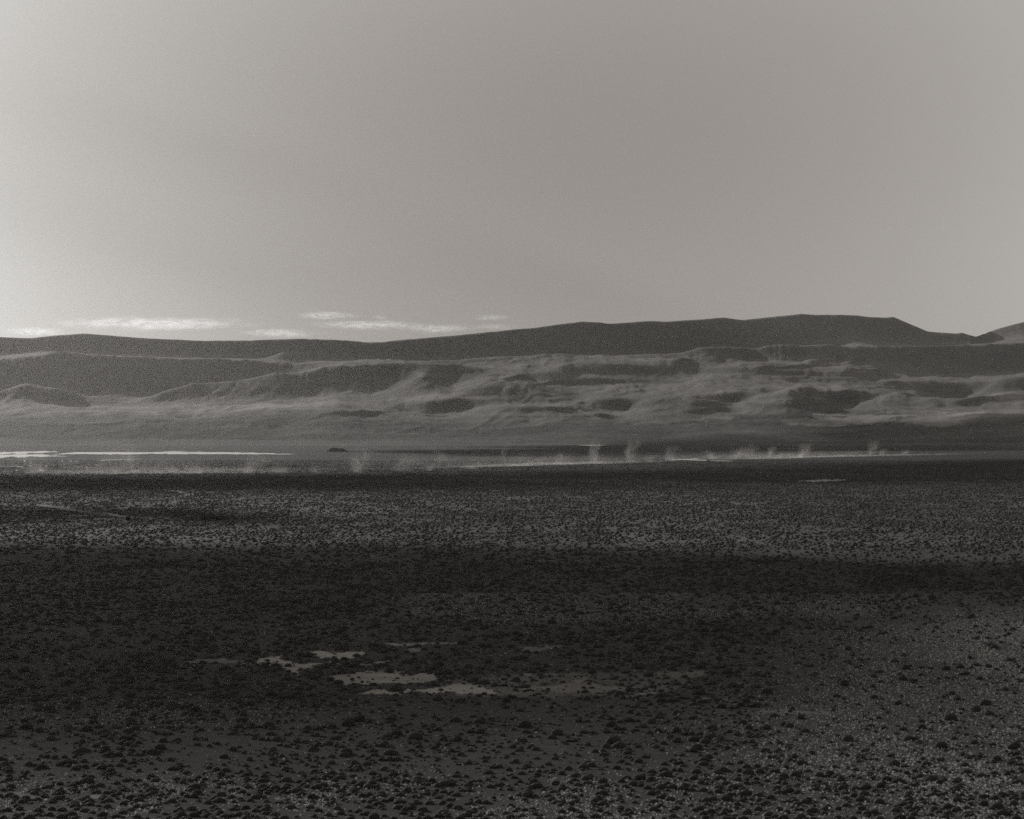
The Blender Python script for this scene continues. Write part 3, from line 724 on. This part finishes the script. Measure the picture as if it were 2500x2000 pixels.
PX, PY = np.array([p[0] for p in placed]), np.array([p[1] for p in placed])
PR = np.array([p[2] for p in placed])
def clear_of_placed(X, Y, r):
    ok = np.ones(len(X), bool)
    near = np.nonzero(Y < 330)[0]
    for s in range(0, len(near), 2000):
        q = near[s:s + 2000]
        d = np.hypot(X[q, None] - PX[None], (Y[q, None] - PY[None])) - PR[None] * .9 - r[q, None] * .6
        ok[q] = d.min(1) > 0
    return ok
def mesh_scrub(name, ymin, ymax, n, meshes, wmed, wsig, small_below):
    u, y, X, Y = scatter(n, ymin, ymax, shrub_density, .17)
    wd = np.clip(wmed * np.exp(rng.normal(0, wsig, len(X))), .3, 1.9)
    near_strip = Y < small_below
    wd = np.where(near_strip, np.minimum(wd, 1.15), wd)
    ok = clear_of_placed(X, Y, wd / 2)
    X, Y, wd = X[ok], Y[ok], wd[ok]
    if ymin == 150:
        X = np.concatenate([X, [p[0] for p, _ in rest_seen]]); Y = np.concatenate([Y, [p[1] for p, _ in rest_seen]])
        wd = np.concatenate([wd, [w_ * p[1] / F for p, w_ in rest_seen]])
    Z = ground_z(X, Y) - .03
    k = rng.uniform(.85, 1.2, len(X))
    scl = np.stack([wd, wd * rng.uniform(.85, 1.15, len(X)), wd * k * 1.1], -1)
    rot = np.stack([0 * X, 0 * X, rng.uniform(0, 6.28, len(X))], -1)
    print(name, len(X))
    return instancer(name, np.stack([X, Y, Z], -1), scl, rot, rng.integers(0, len(meshes), len(X)), meshes, '')
def area(y0, y1): return (y1 - y0) * 2 * half_width(y1)
mesh_scrub('scrub', 150, 760, int(area(150, 760) * .17), SHRUB[:4], .86, .44, 280)
mesh_scrub('low_scrub', 160, 700, int(area(160, 700) * .5), SHRUB[:3], .45, .42, 0)
mesh_scrub('distant_scrub', 760, 3400, int(area(760, 3400) * .36), FAR, .74, .40, 0)

# pale dry grass tufts
def tuft_mesh(seed):
    r = random.Random(seed); bm = bmesh.new()
    for _ in range(26):
        a = r.uniform(0, 6.28); b_ = Vector((math.cos(a), math.sin(a), 0)) * r.uniform(0, .22)
        d = Vector((math.cos(a) * r.uniform(.1, .7), math.sin(a) * r.uniform(.1, .7), 1)).normalized() * r.uniform(.5, .95)
        s = Vector((-math.sin(a), math.cos(a), 0)) * r.uniform(.03, .07)
        bm.faces.new((bm.verts.new(b_ + s), bm.verts.new(b_ - s), bm.verts.new(b_ + d)))
    me = bpy.data.meshes.new('tuft'); bm.to_mesh(me); bm.free(); me.materials.append(M_tuft); return me
TUFT = [tuft_mesh(300 + i) for i in range(4)]
u, y, X, Y = scatter(int(area(170, 560) * 8.0), 170, 560, lambda u, y, X, Y: tuft_field(u, y, X, Y) * np.interp(Y, [200, 350, 620], [1.0, .8, .4]) * .62 + .012, 1.0)
ok = clear_of_placed(X, Y, np.full(len(X), .3))
X, Y = X[ok], Y[ok]
sz = np.clip(.215 * np.exp(rng.normal(0, .35, len(X))), .10, .5)
print('tufts', len(X))
instancer('grass', np.stack([X, Y, ground_z(X, Y) - .02], -1), np.stack([sz, sz, sz], -1), np.stack([0 * X, 0 * X, rng.uniform(0, 6.28, len(X))], -1), rng.integers(0, 4, len(X)), TUFT, '')

# ------------------------------------------------------------------ dust blown off the dry lake bed
def mat_dust(name, dens, aniso, stretch, step, plume=False, lo=.36, hi=.72, tint=(1, .96, .92)):
    t = NT(name)
    tc = t.n('ShaderNodeTexCoord'); oi = t.n('ShaderNodeObjectInfo')
    sp = t.n('ShaderNodeSeparateXYZ'); t.l(tc.outputs['Object'], sp.inputs[0])
    wn = t.n('ShaderNodeTexNoise'); wn.inputs['Scale'].default_value = 1.3; wn.inputs['Detail'].default_value = 3
    ws = t.n('ShaderNodeVectorMath', operation='ADD'); rr0 = t.n('ShaderNodeCombineXYZ'); t.l(t.math('MULTIPLY', oi.outputs['Random'], 91.0), rr0.inputs[0]); t.l(rr0.outputs[0], ws.inputs[0]); t.l(tc.outputs['Object'], ws.inputs[1]); t.l(ws.outputs[0], wn.inputs['Vector'])
    if plume:
        h = t.ramp(sp.outputs[2], -.35, 1.0, 0, 1, 'LINEAR')
        lean = t.math('MULTIPLY', t.math('MULTIPLY', h, h), .35)
        px = t.math('ADD', t.math('SUBTRACT', sp.outputs[0], lean), t.math('MULTIPLY_ADD', wn.outputs['Fac'], .9, -.45))
        rxy = t.math('SQRT', t.math('ADD', t.math('MULTIPLY', px, px), t.math('MULTIPLY', sp.outputs[1], sp.outputs[1])))
        wdt = t.math('MULTIPLY_ADD', h, .42, .30)
        fall = t.math('MULTIPLY', t.ramp(t.math('DIVIDE', rxy, wdt), .0, 1.0, 1, 0), t.math('POWER', t.math('SUBTRACT', 1.0, h, clamp=True), 1.1))
    else:
        r = t.n('ShaderNodeVectorMath', operation='LENGTH'); t.l(tc.outputs['Object'], r.inputs[0])
        fall = t.ramp(t.math('ADD', r.outputs['Value'], t.math('MULTIPLY_ADD', wn.outputs['Fac'], .8, -.4)), .1, .95, 1, 0)
    m = t.n('ShaderNodeVectorMath', operation='MULTIPLY'); t.l(tc.outputs['Object'], m.inputs[0]); m.inputs[1].default_value = stretch
    a = t.n('ShaderNodeVectorMath', operation='ADD'); t.l(m.outputs[0], a.inputs[0])
    cb = t.n('ShaderNodeCombineXYZ'); rr = t.math('MULTIPLY', oi.outputs['Random'], 57.0); t.l(rr, cb.inputs[0]); t.l(rr, cb.inputs[1]); t.l(cb.outputs[0], a.inputs[1])
    nz = t.noise(a.outputs[0], 1.0, 6, .68, .5)
    d = t.math('MULTIPLY', fall, t.ramp(nz, lo, hi))
    d = t.math('MULTIPLY', d, t.math('MULTIPLY', t.attr_obj('strength'), dens))
    v = t.n('ShaderNodeVolumePrincipled')
    v.inputs['Color'].default_value = grey(.92, tint); v.inputs['Anisotropy'].default_value = aniso
    t.l(d, v.inputs['Density']); t.l(v.outputs[0], t.out.inputs['Volume'])
    try: t.m.cycles.volume_step_rate = step
    except Exception: pass
    t.m.volume_intersection_method = 'FAST' if hasattr(t.m, 'volume_intersection_method') else 'FAST'
    return t.m
def _attr_obj(s, name):
    x = s.n('ShaderNodeAttribute', attribute_name=name); x.attribute_type = 'OBJECT'; return x.outputs['Fac']
NT.attr_obj = _attr_obj
def puff_mesh(name, mat, flat=False):
    bm = bmesh.new(); bmesh.ops.create_icosphere(bm, subdivisions=3, radius=1.0)
    me = bpy.data.meshes.new(name); bm.to_mesh(me); bm.free(); me.materials.append(mat); return me
M_dust = mat_dust('dust', .075, .45, (2.3, 2.0, 1.2), .4, True, .32, .76)
DUST = puff_mesh('dust_plume', M_dust)
PL = [(607,1158,60,46,1.0,'wide bright dust plume rising left of the dark knoll, widest on that stretch'),
 (315,1153,30,56,.5,'faint tall dust plume rising below the pale lake, second from the left'),
 (262,1158,120,62,.28,'very wide faint veil of dust hanging below the bright lake'),
 (60,1155,160,50,.3,'broad faint dust veil at the left edge below the lake'),
 (468,1155,46,24,.5,'low faint dust puff just right of the small mound'),
 (678,1156,50,36,.5,'soft dust puff right of the widest bright plume'),
 (765,1156,30,18,.7,'small low dust puff left of the leaning plume'),
 (872,1155,44,50,.85,'leaning dust plume on the plain just right of the dark knoll'),
 (977,1151,66,40,.45,'wide soft dust cloud between the leaning plume and mid-picture'),
 (1048,1150,24,18,.8,'small bright low dust puff left of centre on the pale strip'),
 (1076,1130,60,34,.3,'faint dust haze standing behind the pale strip left of centre'),
 (1147,1146,40,14,.7,'flat low dust streak on the pale strip near mid-picture'),
 (1230,1128,17,48,.4,'thin faint upright dust column standing alone at mid-picture'),
 (1289,1138,50,12,.7,'flat low dust streak just right of mid-picture'),
 (1364,1129,30,22,.5,'faint dust puff left of the tall narrow column under the lagoon'),
 (1450,1127.5,25,46,1.0,'tall narrow dust column directly under the small bright lagoon'),
 (1541,1129,34,48,1.0,'tall bright dust plume standing next right of the lagoon column'),
 (1588,1128,24,15,.8,'small low dust puff between two tall plumes'),
 (1640,1127,30,34,.8,'dust plume leaning right above the bright water channels'),
 (1741,1121,32,18,.8,'low dust puff just right of the bright water channels'),
 (1804,1119,40,24,.8,'wide low dust puff, left of a pair of similar puffs'),
 (1830,1117.5,32,27,.7,'dust puff overlapping the right end of a wide low puff'),
 (1883,1117,24,26,.9,'small pointed dust puff between the pair and the brightest right-hand plume'),
 (1961,1117,36,30,1.15,'bright forked dust plume, brightest on the right half of the dust line'),
 (2131,1111,30,30,1.0,'rightmost tall dust plume under the dark bench'),
 (2157,1111,18,14,1.0,'small dust puff touching the rightmost tall plume'),
 (2212,1109,26,10,1.0,'low dust puff near the right end of the dust line')]
for (u, yb, wp_, hp, st, lb) in PL:
    b = at(u, yb); s = b[1] / F
    o = obj('dust_plume', DUST)
    o.scale = (wp_ * s * 1.35, wp_ * s * .8, hp * s * .95)
    o.location = (b[0], b[1] + 20, b[2] + hp * s * .30)
    o.rotation_euler = (0, random.uniform(-.12, .12), random.choice((0, 0, 0, math.pi)) + random.uniform(-.3, .3))
    o['strength'] = st * (40.0 / (wp_ * s * .62 + 12)) * .54
    tag(o, lb, 'dust plume', 'plumes of dust blowing off the dry lake bed')
# low continuous dust along the same line
def dust_band(u0, y0, u1, y1, hpx, st):
    a, b = at(u0, y0), at(u1, y1)
    c = (a + b) / 2; Ln = np.linalg.norm((b - a)[:2]); s = c[1] / F
    o = obj('blowing_dust', puff_mesh('blowing_dust', M_band))
    o.location = (c[0], c[1], c[2] + hpx * s * .2); o.scale = (Ln / 2, 45, hpx * s)
    o.rotation_euler = (0, 0, math.atan2(b[1] - a[1], b[0] - a[0]))
    o['strength'] = st
    return tag(o, kind='stuff')
M_band = mat_dust('low_dust', .016, .45, (14, 2, 1.5), .4)
dust_band(1600, 1127, 2440, 1107.5, 5, .38)
dust_band(860, 1150, 1680, 1127.5, 9, .5)
dust_band(-120, 1158, 900, 1154, 18, .55)
dust_band(-160, 1157, 760, 1155, 50, .16)
dust_band(640, 1154, 1700, 1126, 34, .12)
dust_band(1380, 1131, 2260, 1109, 15, .26)

# ------------------------------------------------------------------ low clouds beyond the ridge
M_cloud = mat_dust('cloud_vapour', .0022, .55, (8.0, 2.2, 3.0), .15, False, .40, .72, (.95, .97, 1.0))
CL = puff_mesh('cloud', M_cloud)
CLD = [(40,799,150,17,.9,'flat pale cloud at the left edge just above the ridge'),
 (360,786,470,27,1.1,'longest pale streaky cloud lying above the left ridge'),
 (655,799,190,17,.9,'pale lens-shaped cloud right of the longest cloud'),
 (790,767,150,15,.8,'highest pale cloud streak above the middle of the cloud row'),
 (885,788,270,18,.95,'long flat cloud beneath the highest streak'),
 (1060,793,190,17,.75,'pale cloud streak right of the long flat cloud'),
 (1198,775,90,9,.7,'small thin cloud highest at the right end of the row'),
 (1205,788,130,8,.6,'thin rightmost cloud streak under the small high one'),
 (1080,814,170,14,.7,'faint cloud resting on the ridge line left of its rise'),
 (510,829,160,7,.9,'thin bright cloud sliver peeking over the ridge crest'),
 (912,762,44,5,.6,'tiny cloud wisp right of the highest streak')]
YCL = 27000.
for (u, y, wp_, hp, st, lb) in CLD:
    s = YCL / F
    o = obj('cloud', CL)
    o.location = ((u - UC) * s, YCL + random.uniform(0, 2500), H + (YH - y) * s)
    o.scale = (wp_ * s * .66, 700, hp * s * .80)
    o['strength'] = st
    tag(o, lb, 'cloud', 'low streaky clouds above the ridge')

# ------------------------------------------------------------------ the broken cloud deck overhead that shades parts of the plain
def mat_deck():
    t = NT('cloud_deck')
    n = t.noise(t.pos(), 1 / 260., 4, .6)
    d = t.n('ShaderNodeBsdfDiffuse'); d.inputs[0].default_value = (.8, .8, .8, 1)
    tr = t.n('ShaderNodeBsdfTransparent')
    mx = t.n('ShaderNodeMixShader'); t.l(t.ramp(n, .3, .7, .72, .97), mx.inputs[0])
    t.l(tr.outputs[0], mx.inputs[1]); t.l(d.outputs[0], mx.inputs[2]); t.l(mx.outputs[0], t.out.inputs[0]); return t.m
M_deck = mat_deck()
SHADE = [ # outline of the shaded ground in photo pixels, cloud height, edge raggedness
 ([(-1600,1345),(300,1328),(620,1336),(1100,1343),(1700,1362),(2650,1380),(2650,1475),(2250,1520),(1950,1600),(1750,1690),(1600,1790),(1480,1850),(900,1868),(300,1864),(-1600,1864)], 1800, 80, .0),
 ([(-400,1163),(600,1161),(1300,1152),(1700,1143),(2650,1116),(2650,1176),(1800,1192),(900,1197),(300,1206),(-400,1204)], 3600, 90, .10),
 ([(-400,1243),(430,1243),(700,1258),(640,1273),(300,1275),(-400,1276)], 1800, 45, .12),
 ([(900,1116),(910,1094),(1200,1086),(1650,1068),(1900,1054),(2150,1047),(2440,1028),(2700,1018),(2700,1103),(2000,1107),(1600,1113),(1300,1119)], 4600, 900, .0)]
def deck():
    V, Fc = [], []
    for P, hc, rag, hole in SHADE:
        Q = []
        n = len(P)
        for i in range(n):
            (x1, y1), (x2, y2) = P[i], P[(i + 1) % n]
            for k in range(6):
                g = hit(x1 + (x2 - x1) * k / 6, y1 + (y2 - y1) * k / 6)
                Q.append(g[:2] + L[:2] * (hc - g[2]) / L[2])
        Q = np.array(Q)
        lo, hi = Q.min(0), Q.max(0)
        nx, ny = 150, 150
        gx = np.linspace(lo[0] - rag, hi[0] + rag, nx); gy = np.linspace(lo[1] - rag, hi[1] + rag, ny)
        GX, GY = np.meshgrid(gx, gy)
        sx = rag * 2.2
        wx = GX + (fbm(GX / sx, GY / sx, 4, 111) - .5) * rag * 2; wy = GY + (fbm(GX / sx + 7, GY / sx, 4, 113) - .5) * rag * 2
        ins = inpoly(wx, wy, Q) & (fbm(GX / (sx * .8), GY / (sx * .8), 4, 115) > hole * 3)
        z0 = hc + (fbm(GX / 300, GY / 300, 3, 117) - .5) * 14
        z1 = z0 + 4 + 14 * fbm(GX / 350, GY / 350, 4, 119)
        b0 = len(V)
        vid = {}
        def vert(i, j, t):
            k = (i, j, t)
            if k not in vid:
                vid[k] = len(V); V.append((GX[i, j], GY[i, j], z1[i, j] if t else z0[i, j]))
            return vid[k]
        cell = ins[:-1, :-1]
        for i, j in zip(*np.nonzero(cell)):
            Fc.append((vert(i, j, 0), vert(i + 1, j, 0), vert(i + 1, j + 1, 0), vert(i, j + 1, 0)))
            Fc.append((vert(i, j, 1), vert(i, j + 1, 1), vert(i + 1, j + 1, 1), vert(i + 1, j, 1)))
            for di, dj, a, b in ((-1, 0, (0, 0), (0, 1)), (1, 0, (1, 1), (1, 0)), (0, -1, (1, 0), (0, 0)), (0, 1, (0, 1), (1, 1))):
                ii, jj = i + di, j + dj
                if not (0 <= ii < cell.shape[0] and 0 <= jj < cell.shape[1] and cell[ii, jj]):
                    Fc.append((vert(i + a[0], j + a[1], 0), vert(i + b[0], j + b[1], 0), vert(i + b[0], j + b[1], 1), vert(i + a[0], j + a[1], 1)))
    return tag(obj('clouds', mesh_np('clouds', np.array(V), np.array(Fc), M_deck)), kind='stuff')
deck()

# ------------------------------------------------------------------ haze over the whole country
HAZE = 0.78e-5
def haze():
    bm = bmesh.new()
    boxes(bm, (0, 7950, 441), 25400, 16700, 902)
    t = NT('haze')
    v = t.n('ShaderNodeVolumePrincipled')
    v.inputs['Color'].default_value = (.9, .88, .86, 1); v.inputs['Density'].default_value = HAZE; v.inputs['Anisotropy'].default_value = .68
    t.l(v.outputs[0], t.out.inputs['Volume'])
    return tag(bm_obj('haze', bm, t.m), kind='stuff')
haze()

# ------------------------------------------------------------------ sky and sun
SKY_GAIN = 1.88
wd = bpy.data.worlds.new('World'); sc.world = wd; wd.use_nodes = True
nt = wd.node_tree; nt.nodes.clear()
out = nt.nodes.new('ShaderNodeOutputWorld'); bg = nt.nodes.new('ShaderNodeBackground')
sky = nt.nodes.new('ShaderNodeTexSky'); sky.sky_type = 'NISHITA'; sky.sun_disc = False
sky.sun_elevation = R(SUN_EL); sky.sun_rotation = R(SUN_AZ); sky.altitude = 400; sky.air_density = 1.0; sky.dust_density = 2.0; sky.ozone_density = 1.0
bw = nt.nodes.new('ShaderNodeRGBToBW'); nt.links.new(sky.outputs[0], bw.inputs[0])
mu = nt.nodes.new('ShaderNodeVectorMath'); mu.operation = 'MULTIPLY'; 
def wm(op, a, b):
    x = nt.nodes.new('ShaderNodeMath'); x.operation = op
    for i, q in enumerate((a, b)):
        if hasattr(q, 'is_output'): nt.links.new(q, x.inputs[i])
        else: x.inputs[i].default_value = q
    return x.outputs[0]
soft = wm('MULTIPLY', wm('POWER', bw.outputs[0], .55), SKY_GAIN)      # thin high haze evens out the sky
geo = nt.nodes.new('ShaderNodeTexCoord'); sx = nt.nodes.new('ShaderNodeSeparateXYZ'); nt.links.new(geo.outputs['Generated'], sx.inputs[0])
side = wm('POWER', wm('ABSOLUTE', wm('MULTIPLY', sx.outputs[0], 4.77), 0), 2.0)
kside = wm('ADD', wm('MULTIPLY', wm('GREATER_THAN', sx.outputs[0], 0.0), .09), .22)
side = wm('MINIMUM', wm('MULTIPLY', side, kside), .46)
high = wm('MINIMUM', wm('MULTIPLY', wm('POWER', wm('MAXIMUM', wm('MULTIPLY', wm('SUBTRACT', sx.outputs[2], .115), 10.1), 0), 2.0), .2), .22)
veil = wm('ADD', wm('ADD', side, high), .64)          # gain raising the sky's brightness away from its middle
lum = wm('MULTIPLY', soft, veil)
tf = nt.nodes.new('ShaderNodeMapRange'); nt.links.new(lum, tf.inputs[0]); tf.inputs[1].default_value = 3.5; tf.inputs[2].default_value = 7.5
tm = nt.nodes.new('ShaderNodeMix'); tm.data_type = 'RGBA'; nt.links.new(tf.outputs[0], tm.inputs[0])
tm.inputs[6].default_value = (1.04, .965, .89, 1); tm.inputs[7].default_value = (1.015, 1.0, .965, 1)
nt.links.new(tm.outputs[2], mu.inputs[1])
nt.links.new(lum, mu.inputs[0]);
nt.links.new(mu.outputs[0], bg.inputs[0]); bg.inputs[1].default_value = .08
nt.links.new(bg.outputs[0], out.inputs[0])
sd = bpy.data.lights.new('sun', 'SUN'); sd.energy = 4.8; sd.angle = R(.53); sd.color = (1, .978, .95)
so = bpy.data.objects.new('sun', sd); col.objects.link(so)
so.rotation_euler = Vector(-L).to_track_quat('-Z', 'Y').to_euler()
so.location = (-2000, 2000, 3000)

vs = sc.view_settings
vs.view_transform = 'Standard'; vs.look = 'None'; vs.exposure = 0.0; vs.gamma = 1.0
cy = sc.cycles
cy.use_denoising = False
cy.max_bounces = 4; cy.diffuse_bounces = 2; cy.glossy_bounces = 2; cy.transmission_bounces = 2; cy.volume_bounces = 1; cy.transparent_max_bounces = 12
cy.adaptive_threshold = .008
